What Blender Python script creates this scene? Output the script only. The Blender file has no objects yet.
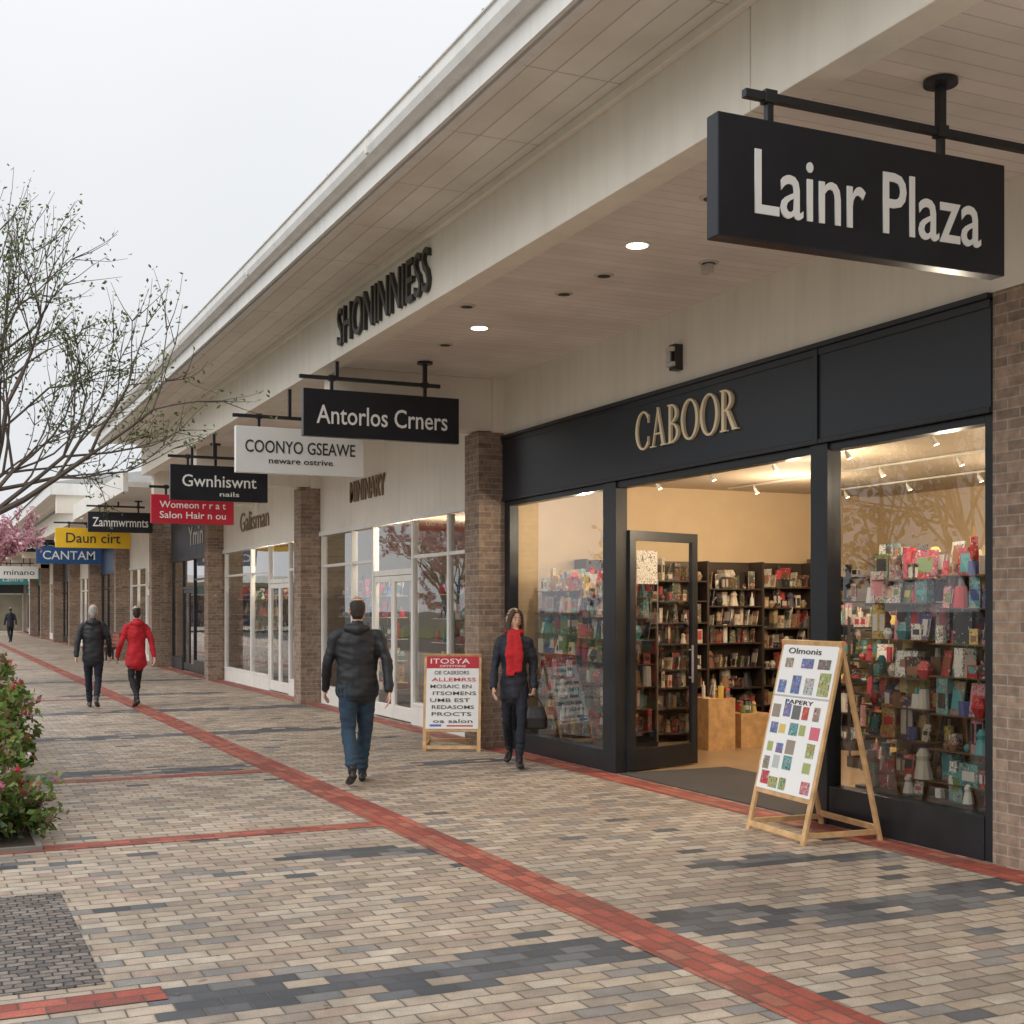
import bpy, bmesh, math, random
from mathutils import Vector, Matrix, noise
from mathutils.kdtree import KDTree
random.seed(7)
scene=bpy.context.scene
R=random.random
def U(a,b): return a+(b-a)*random.random()

# ------------------------------------------------------------ materials
class G:
    def __init__(s,name):
        s.m=bpy.data.materials.new(name); s.m.use_nodes=True
        s.nt=s.m.node_tree; s.nt.nodes.clear()
        s.out=s.nt.nodes.new('ShaderNodeOutputMaterial')
    def n(s,t,**k):
        nd=s.nt.nodes.new(t)
        for a,b in k.items(): setattr(nd,a,b)
        return nd
    def put(s,sock,v):
        if hasattr(v,'is_output'): s.nt.links.new(v,sock)
        else: sock.default_value=v
    def math(s,op,a,b=None,c=None,clamp=False):
        nd=s.n('ShaderNodeMath',operation=op,use_clamp=clamp)
        for i,v in enumerate((a,b,c)):
            if v is not None: s.put(nd.inputs[i],v)
        return nd.outputs[0]
    def mix(s,f,a,b,mode='MIX'):
        nd=s.n('ShaderNodeMix',data_type='RGBA',blend_type=mode)
        s.put(nd.inputs[0],f); s.put(nd.inputs[6],a); s.put(nd.inputs[7],b)
        return nd.outputs[2]
    def noise(s,vec,scale,detail=4,rough=.55):
        nd=s.n('ShaderNodeTexNoise'); nd.inputs['Scale'].default_value=scale
        nd.inputs['Detail'].default_value=min(detail,4); nd.inputs['Roughness'].default_value=rough
        if vec is not None: s.put(nd.inputs['Vector'],vec)
        return nd.outputs['Fac']
    def ramp(s,f,stops,interp='LINEAR'):
        nd=s.n('ShaderNodeValToRGB'); cr=nd.color_ramp; cr.interpolation=interp
        while len(cr.elements)<len(stops): cr.elements.new(.5)
        for e,(p,c) in zip(cr.elements,stops):
            e.position=p; e.color=c if len(c)==4 else (*c,1)
        s.put(nd.inputs[0],f); return nd.outputs[0]
    def comb(s,x,y,z):
        nd=s.n('ShaderNodeCombineXYZ')
        for i,v in enumerate((x,y,z)): s.put(nd.inputs[i],v)
        return nd.outputs[0]
    def pos(s):
        g=s.n('ShaderNodeNewGeometry'); sp=s.n('ShaderNodeSeparateXYZ')
        s.nt.links.new(g.outputs['Position'],sp.inputs[0])
        return g.outputs['Position'],sp.outputs[0],sp.outputs[1],sp.outputs[2]
    def bump(s,h,strength=.4,dist=.01):
        nd=s.n('ShaderNodeBump'); nd.inputs['Strength'].default_value=strength
        nd.inputs['Distance'].default_value=dist; s.put(nd.inputs['Height'],h)
        return nd.outputs[0]
    def bsdf(s,col,rough=.6,metal=0,normal=None,emit=None,es=0,spec=.5):
        b=s.n('ShaderNodeBsdfPrincipled')
        s.put(b.inputs['Base Color'],col); s.put(b.inputs['Roughness'],rough)
        b.inputs['Metallic'].default_value=metal
        b.inputs['Specular IOR Level'].default_value=spec
        if normal is not None: s.put(b.inputs['Normal'],normal)
        if emit: b.inputs['Emission Color'].default_value=(*emit,1); b.inputs['Emission Strength'].default_value=es
        s.nt.links.new(b.outputs[0],s.out.inputs[0]); return b
def c4(c): return (*c,1) if len(c)==3 else c

def mat(name,col,rough=.6,metal=0,var=.12,vscale=3,bump=0,bscale=60,emit=None,es=0,streak=0,spec=.5):
    g=G(name); p,x,y,z=g.pos()
    f=g.noise(p,vscale,4)
    a=tuple(min(1,v*(1-var)) for v in col); b=tuple(min(1,v*(1+var)) for v in col)
    c=g.ramp(f,[(.3,a),(.7,b)])
    if streak:
        sv=g.comb(g.math('MULTIPLY',x,5.),g.math('MULTIPLY',y,5.),g.math('MULTIPLY',z,.5))
        sf=g.noise(sv,1.2,4,.65)
        c=g.mix(g.math('MULTIPLY',g.ramp(sf,[(.45,(0,0,0)),(.8,(1,1,1))]),streak),c,c4(tuple(v*.45 for v in col)))
    nm=None
    if bump: nm=g.bump(g.noise(p,bscale,4),bump,.01)
    r=g.math('ADD',rough-.08,g.math('MULTIPLY',f,.16),clamp=True)
    g.bsdf(c,r,metal,nm,emit,es,spec)
    return g.m
def attrmat(name,rough=.5,noisy=.0,transl=False):
    g=G(name); a=g.n('ShaderNodeAttribute',attribute_name='Col')
    c=a.outputs['Color']
    if noisy:
        p,_,_,_=g.pos()
        vo=g.n('ShaderNodeTexVoronoi'); vo.inputs['Scale'].default_value=30; g.put(vo.inputs['Vector'],p)
        sp=g.n('ShaderNodeSeparateColor'); g.nt.links.new(vo.outputs['Color'],sp.inputs[0])
        c2=g.ramp(sp.outputs[0],[(0,(.62,.58,.5)),(.16,(.5,.03,.04)),(.32,(.6,.3,.14)),(.44,(.03,.03,.035)),(.6,(.7,.66,.58)),(.72,(.04,.22,.22)),(.82,(.6,.2,.22)),(.92,(.2,.22,.05))],'CONSTANT')
        f=g.noise(p,50,2)
        c=g.mix(g.ramp(f,[(.52,(0,0,0)),(.57,(noisy,noisy,noisy))]),c,c2)
        f3=g.noise(p,100,1); c=g.mix(g.ramp(f3,[(.6,(0,0,0)),(.64,(.8,.8,.8))]),c,(.02,.018,.018,1))
    b=g.bsdf(c,rough)
    if transl:
        t=g.n('ShaderNodeBsdfTranslucent'); g.nt.links.new(c,t.inputs[0])
        mx=g.n('ShaderNodeMixShader'); mx.inputs[0].default_value=.3
        g.nt.links.new(b.outputs[0],mx.inputs[1]); g.nt.links.new(t.outputs[0],mx.inputs[2]); g.nt.links.new(mx.outputs[0],g.out.inputs[0])
    return g.m

def paver(name,stops,wx,wy,along='x',bands=False,bumps=.6,jc=(.105,.092,.078,1),wobble=.016):
    g=G(name); p,x,y,z=g.pos()
    wob=g.noise(p,3,2); wob=g.math('MULTIPLY',g.math('SUBTRACT',wob,.5),wobble)
    wob2=g.math('MULTIPLY',g.math('SUBTRACT',g.noise(p,30,2),.5),wobble*.4)
    x2=g.math('ADD',g.math('ADD',x,wob),wob2); y2=g.math('ADD',g.math('ADD',y,wob),wob2)
    a,b=(x2,y2) if along=='x' else (y2,x2)
    rowf=g.math('DIVIDE',b,wy); row=g.math('FLOOR',rowf)
    wr=g.n('ShaderNodeTexWhiteNoise',noise_dimensions='1D'); g.put(wr.inputs['W'],row)
    off=g.math('ADD',g.math('MULTIPLY',g.math('FLOORED_MODULO',row,2.),.5),g.math('MULTIPLY',wr.outputs['Value'],.12))
    cf=g.math('ADD',g.math('DIVIDE',a,wx),off); col=g.math('FLOOR',cf)
    fx=g.math('MULTIPLY',g.math('FRACT',cf),wx); fy=g.math('MULTIPLY',g.math('FRACT',rowf),wy)
    d=g.math('MINIMUM',g.math('MINIMUM',fx,g.math('SUBTRACT',wx,fx)),g.math('MINIMUM',fy,g.math('SUBTRACT',wy,fy)))
    mr=g.n('ShaderNodeMapRange'); g.put(mr.inputs[0],d); mr.inputs[1].default_value=.001; mr.inputs[2].default_value=.0055
    joint=mr.outputs[0]
    wn=g.n('ShaderNodeTexWhiteNoise',noise_dimensions='3D'); g.put(wn.inputs['Vector'],g.comb(col,row,3.7)); rnd=wn.outputs['Value']
    wn2=g.n('ShaderNodeTexWhiteNoise',noise_dimensions='3D'); g.put(wn2.inputs['Vector'],g.comb(col,row,9.1)); rnd2=wn2.outputs['Value']
    c=g.ramp(rnd,stops,'CONSTANT')
    if bands:
        xc=g.math('MULTIPLY',g.math('SUBTRACT',g.math('ADD',col,.5),off),wx)
        yc=g.math('MULTIPLY',g.math('ADD',row,.5),wy)
        blk=g.math('FLOOR',g.math('DIVIDE',xc,.62))
        m=None
        for (yb,hw,x0,x1,gate) in bands:
            w2=g.n('ShaderNodeTexWhiteNoise',noise_dimensions='2D'); g.put(w2.inputs['Vector'],g.comb(blk,yb,0.))
            jit=g.math('MULTIPLY',g.math('SUBTRACT',w2.outputs['Value'],.5),.18)
            inn=g.math('LESS_THAN',g.math('ABSOLUTE',g.math('SUBTRACT',g.math('ADD',yc,jit),yb)),hw)
            inn=g.math('MULTIPLY',inn,g.math('MULTIPLY',g.math('GREATER_THAN',xc,x0),g.math('LESS_THAN',xc,x1)))
            if gate: inn=g.math('MULTIPLY',inn,g.math('GREATER_THAN',g.math('FRACT',g.math('MULTIPLY',w2.outputs['Value'],7.3)),gate))
            m=inn if m is None else g.math('MAXIMUM',m,inn)
        m=g.math('MULTIPLY',m,g.math('GREATER_THAN',rnd2,.08))
        m=g.math('MAXIMUM',m,g.math('GREATER_THAN',rnd2,.988))
        gc=g.ramp(rnd,[(0,(.10,.105,.115)),(.25,(.145,.15,.16)),(.5,(.08,.085,.095)),(.7,(.19,.19,.19)),(.85,(.12,.12,.13))],'CONSTANT')
        c=g.mix(m,c,gc)
    st=g.noise(p,.55,4,.6); c=g.mix(1.,c,g.ramp(st,[(.3,(.76,.76,.77)),(.62,(1.08,1.07,1.06))]),'MULTIPLY')
    st2=g.noise(p,5,4,.7); c=g.mix(1.,c,g.ramp(st2,[(.3,(.76,.76,.76)),(.7,(1.17,1.17,1.17))]),'MULTIPLY')
    gr=g.noise(p,140,3,.7); c=g.mix(.7,c,g.ramp(gr,[(.35,(.6,.6,.6)),(.65,(1.3,1.3,1.3))]),'MULTIPLY')
    spot=g.noise(p,9,2,.4); c=g.mix(g.ramp(spot,[(.72,(0,0,0)),(.76,(.5,.5,.5))]),c,(.07,.065,.06,1))
    edge=g.n('ShaderNodeMapRange'); g.put(edge.inputs[0],d); edge.inputs[1].default_value=.004; edge.inputs[2].default_value=.02; edge.inputs[3].default_value=.82; edge.inputs[4].default_value=1.
    c=g.mix(1.,c,g.comb(edge.outputs[0],edge.outputs[0],edge.outputs[0]),'MULTIPLY')
    c=g.mix(joint,jc,c)
    h=g.math('ADD',g.math('MULTIPLY',joint,.6),g.math('ADD',g.math('MULTIPLY',rnd2,.5),g.math('MULTIPLY',gr,.3)))
    rough=g.math('ADD',.46,g.math('MULTIPLY',st2,.35))
    g.bsdf(c,rough,0,g.bump(h,bumps,.008),spec=.4)
    return g.m

M={}
tan=[(0,(.43,.345,.26)),(.16,(.50,.41,.32)),(.34,(.37,.30,.235)),(.5,(.45,.375,.295)),(.66,(.32,.265,.215)),(.76,(.51,.435,.35)),(.86,(.42,.315,.25)),(.94,(.27,.25,.23))]
M['pave']=paver('plaza_pavers',tan,.2,.115,'x',bands=[(5.55,.25,.9,3.2,0.0),(5.85,.24,3.6,6.1,.0),(8.55,.14,2.25,3.25,.0),(7.1,.16,4.6,6.1,.25),(13.75,.24,-1,3.2,.0),(7.6,.1,.9,2.2,.55),(17.6,.25,1,6.1,.1),(21.8,.3,-1,6.1,.05),(26,.3,-1,6.1,.1),(31,.3,-1,6.1,.1),(9.1,.1,-1,.9,.3),(13.2,.15,3.7,6.1,.3),(10.2,.1,4.0,5.0,.3)])
redst=[(0,(.40,.095,.065)),(.2,(.46,.125,.085)),(.45,(.33,.075,.055)),(.65,(.41,.15,.10)),(.85,(.28,.08,.06))]
M['redy']=paver('red_clay_pavers',redst,.2,.1,'y')
M['redx']=paver('red_clay_pavers_cross',redst,.2,.1,'x')
M['cobble']=paver('grate_cobbles',[(0,(.20,.17,.15)),(.3,(.28,.24,.21)),(.6,(.14,.125,.115)),(.85,(.24,.195,.165))],.085,.062,'x',bumps=1.2,jc=(.025,.022,.02,1),wobble=.05)
M['cream']=mat('cream_painted_render',(.84,.79,.69),.65,var=.04,vscale=1.5,bump=.12,bscale=90,streak=.18)
M['white']=mat('white_painted_timber',(.8,.78,.73),.55,var=.05,streak=.15)
M['gutter']=mat('white_gutter_metal',(.80,.79,.76),.4,var=.04,streak=.28)
M['black']=mat('black_powdercoat',(.016,.018,.022),.35,var=.2)
M['blackband']=mat('black_fascia_panel',(.020,.024,.032),.38,var=.15,vscale=1.2)
M['signblack']=mat('sign_black_panel',(.012,.014,.02),.33,var=.2,spec=.4)
M['gold']=mat('brass_letters',(.9,.76,.52),.4,metal=.15,var=.06)
M['bronze']=mat('dark_bronze_letters',(.05,.045,.04),.4,metal=.4)
M['bronze2']=mat('bronze_letters',(.24,.17,.10),.4,metal=.3)
M['lettw']=mat('letter_white',(.82,.82,.8),.45,var=.03)
M['lettk']=mat('letter_black',(.03,.03,.03),.5)
M['lettred']=mat('letter_red',(.5,.03,.04),.5)
M['signwhite']=mat('sign_white_panel',(.8,.81,.8),.4,var=.04)
M['signred']=mat('sign_red_panel',(.5,.012,.035),.4,var=.06)
M['signyel']=mat('sign_yellow_panel',(.85,.52,.02),.4,var=.05)
M['signblue']=mat('sign_blue_panel',(.02,.09,.25),.4,var=.08)
M['signteal']=mat('sign_teal_panel',(.05,.28,.3),.4,var=.08)
M['wood']=mat('pale_timber',(.58,.36,.17),.5,var=.25,vscale=9,bump=.1)
M['woodd']=mat('walnut_shelving',(.13,.075,.04),.5,var=.25,vscale=6)
M['woodf']=mat('shop_timber_floor',(.36,.24,.14),.35,var=.2,vscale=4)
M['warmwall']=mat('shop_tan_wall',(.56,.42,.26),.7,var=.05)
M['greenwall']=mat('shop_back_wall',(.26,.23,.16),.7,var=.2,vscale=1)
M['ceil_in']=mat('shop_ceiling',(.50,.40,.29),.8,var=.03)
M['darkmat']=mat('entrance_mat',(.07,.06,.055),.9,bump=.5,bscale=200)
M['shelf']=mat('dark_shelving',(.045,.030,.022),.5)
M['shelfw']=mat('white_shelving',(.6,.58,.52),.5)
M['merch']=attrmat('merchandise_print',.42,.8)
M['plain']=attrmat('plain_colour',.6)
M['leaf']=attrmat('leaf',.5,transl=True)
M['bark']=mat('bark',(.10,.08,.065),.85,bump=.6,bscale=30,var=.3,vscale=8)
M['soil']=mat('soil',(.045,.03,.02),.95,bump=1,bscale=25,var=.3)
M['grass']=mat('lawn',(.06,.1,.03),.9,bump=.8,bscale=60,var=.35,vscale=6)
M['asphalt']=mat('asphalt',(.05,.05,.052),.85,bump=.5,bscale=150,var=.2)
M['roof']=mat('roof_sheet',(.25,.24,.23),.6)
M['steel']=mat('brushed_steel',(.5,.5,.5),.3,metal=.9)
M['lamp']=mat('lamp_lens',(1,.9,.75),.4,emit=(1,.84,.6),es=9)
M['kerb']=mat('concrete_kerb',(.2,.18,.16),.8,bump=.3)
def boards(name,col,pitch,axis,dark=.5,cross=None):
    g=G(name); p,x,y,z=g.pos()
    a=x if axis=='x' else y
    fr=g.math('FRACT',g.math('DIVIDE',a,pitch)); fr=g.math('MINIMUM',fr,g.math('SUBTRACT',1.,fr))
    mr=g.n('ShaderNodeMapRange'); g.put(mr.inputs[0],fr); mr.inputs[1].default_value=.0; mr.inputs[2].default_value=min(.4,.008/pitch)
    ln=mr.outputs[0]
    if cross:
        b=y if axis=='x' else x
        f2=g.math('FRACT',g.math('DIVIDE',b,cross)); f2=g.math('MINIMUM',f2,g.math('SUBTRACT',1.,f2))
        m2=g.n('ShaderNodeMapRange'); g.put(m2.inputs[0],f2); m2.inputs[1].default_value=0; m2.inputs[2].default_value=.009/cross
        ln=g.math('MINIMUM',ln,m2.outputs[0])
    idx=g.math('FLOOR',g.math('DIVIDE',a,pitch))
    wn=g.n('ShaderNodeTexWhiteNoise',noise_dimensions='1D'); g.put(wn.inputs['W'],idx)
    base=g.mix(wn.outputs['Value'],c4(tuple(v*.95 for v in col)),c4(tuple(v*1.03 for v in col)))
    f=g.noise(p,1.3,4,.6); base=g.mix(1.,base,g.ramp(f,[(.3,(.87,.85,.82)),(.65,(1.03,1.03,1.02))]),'MULTIPLY')
    c=g.mix(ln,c4(tuple(v*dark for v in col)),base)
    g.bsdf(c,.6,0,g.bump(ln,.5,.006)); return g.m
M['ceil']=boards('soffit_boards',(.84,.78,.73),.14,'y',.7)
M['over']=boards('eave_boards',(.82,.78,.71),.19,'x',.5,cross=1.2)
def brickmat(name):
    g=G(name); p,x,y,z=g.pos()
    b=g.n('ShaderNodeTexBrick'); g.put(b.inputs['Vector'],g.comb(g.math('ADD',x,y),z,0.))
    b.inputs['Scale'].default_value=1; b.inputs['Brick Width'].default_value=.21; b.inputs['Row Height'].default_value=.07
    b.inputs['Mortar Size'].default_value=.006; b.inputs['Mortar Smooth'].default_value=.2
    b.inputs['Color1'].default_value=(.36,.255,.185,1); b.inputs['Color2'].default_value=(.22,.155,.118,1); b.inputs['Mortar'].default_value=(.36,.31,.26,1)
    f=g.noise(p,14,4); c=g.mix(1.,b.outputs['Color'],g.ramp(f,[(.3,(.72,.72,.72)),(.7,(1.22,1.2,1.17))]),'MULTIPLY')
    inv=g.math('SUBTRACT',1.,b.outputs['Fac'])
    g.bsdf(c,.85,0,g.bump(g.math('ADD',inv,g.math('MULTIPLY',g.noise(p,90,3),.4)),.6,.008)); return g.m
M['brick']=brickmat('brown_brick')
def glassmat(name,tint=(.93,.95,.94)):
    g=G(name); p,_,_,_=g.pos()
    fr=g.n('ShaderNodeFresnel'); fr.inputs[0].default_value=1.5
    nb=g.bump(g.noise(p,.9,2),.08,.03); g.nt.links.new(nb,fr.inputs['Normal'])
    t=g.n('ShaderNodeBsdfTransparent'); t.inputs[0].default_value=c4(tint)
    gl=g.n('ShaderNodeBsdfGlossy'); gl.inputs['Roughness'].default_value=.01; gl.inputs['Color'].default_value=(.95,.97,1,1); g.nt.links.new(nb,gl.inputs['Normal'])
    mx=g.n('ShaderNodeMixShader'); g.put(mx.inputs[0],g.math('MULTIPLY',fr.outputs[0],1.9,clamp=True))
    g.nt.links.new(t.outputs[0],mx.inputs[1]); g.nt.links.new(gl.outputs[0],mx.inputs[2]); g.nt.links.new(mx.outputs[0],g.out.inputs[0])
    return g.m
M['glass']=glassmat('shop_glass')

# ------------------------------------------------------------ mesh builder
def empty(name,loc=(0,0,0)):
    o=bpy.data.objects.new(name,None); o.location=loc; o.empty_display_size=.3
    scene.collection.objects.link(o); return o
def parent(o,p):
    o.parent=p; o.matrix_parent_inverse=Matrix.Translation(-Vector(p.location))
class MB:
    def __init__(s): s.v=[];s.f=[];s.mi=[];s.c=[];s.mats=[]
    def ix(s,m):
        m=M[m] if isinstance(m,str) else m
        if m not in s.mats: s.mats.append(m)
        return s.mats.index(m)
    def face(s,pts,m,c=(1,1,1)):
        b=len(s.v); s.v+= [tuple(p) for p in pts]; s.f.append(tuple(range(b,b+len(pts)))); s.mi.append(s.ix(m)); s.c.append(c)
    def box(s,x0,x1,y0,y1,z0,z1,m,c=(1,1,1),T=None):
        P=[Vector((x,y,z)) for z in (z0,z1) for y in (y0,y1) for x in (x0,x1)]
        if T: P=[T@p for p in P]
        b=len(s.v); s.v+=[tuple(p) for p in P]; k=s.ix(m)
        for f in ((0,2,3,1),(4,5,7,6),(0,1,5,4),(2,6,7,3),(0,4,6,2),(1,3,7,5)):
            s.f.append(tuple(b+i for i in f)); s.mi.append(k); s.c.append(c)
    def cyl(s,p0,p1,r0,r1,m,n=12,c=(1,1,1),caps=True):
        p0=Vector(p0);p1=Vector(p1); d=(p1-p0)
        if d.length<1e-6: return
        d.normalize(); a=d.orthogonal().normalized(); e=d.cross(a); b=len(s.v); k=s.ix(m)
        for p,r in ((p0,r0),(p1,r1)):
            for i in range(n):
                t=2*math.pi*i/n; s.v.append(tuple(p+(a*math.cos(t)+e*math.sin(t))*r))
        for i in range(n):
            j=(i+1)%n; s.f.append((b+i,b+j,b+n+j,b+n+i)); s.mi.append(k); s.c.append(c)
        if caps:
            s.f.append(tuple(b+i for i in reversed(range(n)))); s.mi.append(k); s.c.append(c)
            s.f.append(tuple(b+n+i for i in range(n))); s.mi.append(k); s.c.append(c)
    def build(s,name,par=None,bevel=0,smooth=False):
        me=bpy.data.meshes.new(name); me.from_pydata(s.v,[],s.f)
        for m in s.mats: me.materials.append(m)
        me.polygons.foreach_set('material_index',s.mi)
        at=me.color_attributes.new('Col','FLOAT_COLOR','CORNER'); buf=[]
        for f,c in zip(s.f,s.c): buf+= [c[0],c[1],c[2],1.0]*len(f)
        at.data.foreach_set('color',buf)
        if smooth: me.polygons.foreach_set('use_smooth',[True]*len(s.f))
        me.update(); o=bpy.data.objects.new(name,me); scene.collection.objects.link(o)
        if par: parent(o,par)
        if bevel:
            b=o.modifiers.new('bevel','BEVEL'); b.width=bevel; b.segments=2; b.limit_method='ANGLE'
        return o
FACE_W=Matrix(((0,0,-1),(-1,0,0),(0,1,0))).to_4x4()   # facing -X
FACE_S=Matrix(((1,0,0),(0,0,-1),(0,1,0))).to_4x4()    # facing -Y
def text(s,center,w,h,m,rot,par=None,name='lettering',ext=.004,off=0.0):
    cu=bpy.data.curves.new(name,'FONT'); cu.body=s; cu.size=1; cu.align_x='CENTER'; cu.align_y='CENTER'; cu.offset=off; cu.extrude=0
    cu.resolution_u=3
    o=bpy.data.objects.new(name,cu); scene.collection.objects.link(o)
    bpy.context.view_layer.update()
    bb=[Vector(b) for b in o.bound_box]; x0=min(b.x for b in bb);x1=max(b.x for b in bb);y0=min(b.y for b in bb);y1=max(b.y for b in bb)
    sx=w/(x1-x0); sy=h/(y1-y0)
    cu.extrude=ext; bpy.context.view_layer.update()
    me=bpy.data.meshes.new_from_object(o.evaluated_get(bpy.context.evaluated_depsgraph_get()))
    bpy.data.objects.remove(o)
    T=Matrix.Translation(center)@rot@Matrix.Diagonal((sx,sy,1,1))@Matrix.Translation((-(x0+x1)/2,-(y0+y1)/2,0))
    me.transform(T); me.materials.clear(); me.materials.append(M[m])
    o=bpy.data.objects.new(name,me); scene.collection.objects.link(o)
    if par: parent(o,par)
    return o
def serif(word,center,w,h,m,rot,par,name,depth=.02):
    """own roman capitals with thick/thin strokes and serifs"""
    adv={'C':.74,'A':.86,'B':.62,'O':.86,'R':.72}; gap=.10
    tot=sum(adv[c] for c in word)+gap*(len(word)-1)
    mb=MB(); T=Matrix.Translation(center)@rot@Matrix.Diagonal((w/tot,h,1,1)); k=[0]
    def ring(ox,cx,cy,rx,ry,ix_,iy,a0,a1,n=28):
        k[0]+=1; zf=depth+k[0]*.0006
        def P(a,rx,ry,z): return T@Vector((ox+cx+rx*math.cos(a)-tot/2,cy+ry*math.sin(a)-.5,z))
        for i in range(n):
            a=math.radians(a0+(a1-a0)*i/n); b=math.radians(a0+(a1-a0)*(i+1)/n)
            mb.face([P(a,ix_,iy,zf),P(a,rx,ry,zf),P(b,rx,ry,zf),P(b,ix_,iy,zf)],m)
            mb.face([P(a,rx,ry,0),P(b,rx,ry,0),P(b,rx,ry,zf),P(a,rx,ry,zf)],m)
            mb.face([P(a,ix_,iy,0),P(b,ix_,iy,0),P(b,ix_,iy,zf),P(a,ix_,iy,zf)],m)
        for a in (a0,a1):
            a=math.radians(a); mb.face([P(a,ix_,iy,0),P(a,rx,ry,0),P(a,rx,ry,zf),P(a,ix_,iy,zf)],m)
    def poly(ox,pts):
        k[0]+=1; zf=depth+k[0]*.0006
        Q=[(ox+x-tot/2,y-.5) for x,y in pts]
        mb.face([T@Vector((x,y,zf)) for x,y in Q],m)
        for (a,b) in zip(Q,Q[1:]+Q[:1]): mb.face([T@Vector((*a,0)),T@Vector((*b,0)),T@Vector((*b,zf)),T@Vector((*a,zf))],m)
    def rc(ox,x0,x1,y0,y1): poly(ox,[(x0,y0),(x1,y0),(x1,y1),(x0,y1)])
    ox=0
    for ch in word:
        if ch=='O': ring(ox,.43,.5,.43,.515,.31,.465,0,360,40)
        if ch=='C':
            ring(ox,.43,.5,.43,.515,.31,.465,40,320,34); rc(ox,.70,.745,.68,.9); rc(ox,.70,.745,.1,.32)
        if ch in 'BR':
            rc(ox,.07,.19,0,1); rc(ox,0,.29,0,.035); rc(ox,0,.22,.965,1)
        if ch=='B':
            ring(ox,.18,.755,.34,.245,.22,.205,-90,90,16); ring(ox,.18,.26,.41,.26,.29,.22,-90,90,16)
        if ch=='R':
            ring(ox,.18,.735,.37,.265,.25,.225,-90,90,16); poly(ox,[(.27,.49),(.39,.49),(.73,0),(.58,0)]); rc(ox,.56,.8,0,.035)
        if ch=='A':
            poly(ox,[(.11,0),(.165,0),(.44,.96),(.40,1)]); poly(ox,[(.37,1.02),(.45,1.02),(.79,0),(.65,0)]); rc(ox,.22,.60,.31,.355); rc(ox,0,.26,0,.035); rc(ox,.58,.88,0,.035)
        ox+=adv[ch]+gap
    return mb.build(name,par)

# ------------------------------------------------------------ ground
mb=MB(); mb.face([(-400,-200,-.12),(400,-200,-.12),(400,600,-.12),(-400,600,-.12)],'asphalt'); mb.build('ground')
mb=MB(); mb.box(-4.2,6.6,-8,110,-.3,0,'pave'); mb.build('plaza_pavement')
mb=MB(); mb.box(-4.4,-4.2,-8,110,-.3,.01,'kerb'); mb.build('kerb')
mb=MB(); z=.004
mb.face([(3.26,-8,z),(3.58,-8,z),(3.58,110,z),(3.26,110,z)],'redy')
mb.face([(6.16,-8,z),(6.46,-8,z),(6.46,110,z),(6.16,110,z)],'redy')
for yb in (9.62,13.25,25,38): mb.face([(-1.2,yb-.1,z),(3.26,yb-.1,z),(3.26,yb+.12,z),(-1.2,yb+.12,z)],'redx')
mb.face([(-.4,5.7,z),(.98,5.7,z),(.98,5.91,z),(-.4,5.91,z)],'redx')
mb.build('red_brick_strip')
mb=MB()
mb.box(-.5,.76,6.05,8.1,-.05,.006,'cobble')
mb.build('drain_grate')

# ------------------------------------------------------------ merchandise
PAL=[(.74,.70,.62),(.66,.60,.5),(.78,.76,.7),(.5,.035,.04),(.58,.06,.07),(.42,.03,.05),(.05,.22,.23),(.1,.34,.34),(.30,.15,.08),(.05,.045,.045),(.16,.22,.06),(.58,.36,.15),(.07,.09,.26),(.66,.28,.30),(.72,.5,.12),(.30,.24,.19),(.68,.64,.56),(.03,.03,.035),(.22,.1,.05)]
PALD=[(.2,.08,.05),(.05,.035,.03),(.34,.18,.09),(.45,.05,.05),(.62,.52,.4),(.08,.08,.1),(.38,.26,.13),(.6,.52,.4),(.1,.12,.06),(.64,.6,.52),(.03,.03,.03)]
def item(mb,x,y,z,pal,s=1.0):
    k=R(); c=random.choice(pal)
    w=U(.05,.13)*s; d=U(.02,.08)*s; h=U(.08,.22)*s
    if k<.26: w=U(.09,.15)*s; d=.012; h=U(.12,.2)*s
    if k<.6:
        T=Matrix.Translation((x,y,z))@Matrix.Rotation(U(-.5,.5),4,'Z')
        if k<.26: T=T@Matrix.Rotation(.15,4,'Y')
        mb.box(-d/2,d/2,-w/2,w/2,0,h,'merch',c,T)
        c2=random.choice(pal)
        e=.0015
        a,b=U(.1,.4)*h,U(.55,.9)*h; q=w*U(.28,.42)
        mb.face([T@Vector((-d/2-e,q,a)),T@Vector((-d/2-e,-q,a)),T@Vector((-d/2-e,-q,b)),T@Vector((-d/2-e,q,b))],'plain',c2)
        q=d*.35
        mb.face([T@Vector((-q,-w/2-e,a)),T@Vector((q,-w/2-e,a)),T@Vector((q,-w/2-e,b)),T@Vector((-q,-w/2-e,b))],'plain',c2)
    elif k<.82:
        r=U(.022,.05)*s; hh=U(.07,.19)*s
        mb.cyl((x,y,z),(x,y,z+hh),r,r*U(.6,1.15),'merch' if R()<.4 else 'plain',9,c)
        if R()<.5: mb.cyl((x,y,z+hh),(x,y,z+hh+.05*s),r*.4,r*.3,'plain',6,random.choice(pal))
    elif k<.93:
        r=U(.03,.06)*s; mb.cyl((x,y,z),(x,y,z+r),r*.5,r,'plain',9,c); mb.cyl((x,y,z+r),(x,y,z+2*r),r,r*.45,'merch',9,c)
    else:
        r=U(.035,.05)*s; mb.cyl((x,y,z),(x,y,z+r*2),r*1.1,r*.7,'plain',10,c); mb.cyl((x,y,z+r*1.8),(x,y,z+r*2.6),r*.5,r*.85,'plain',10,c); mb.cyl((x,y,z+r*2.6),(x,y,z+r*3.4),r*.85,r*.4,'plain',10,c)
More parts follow.
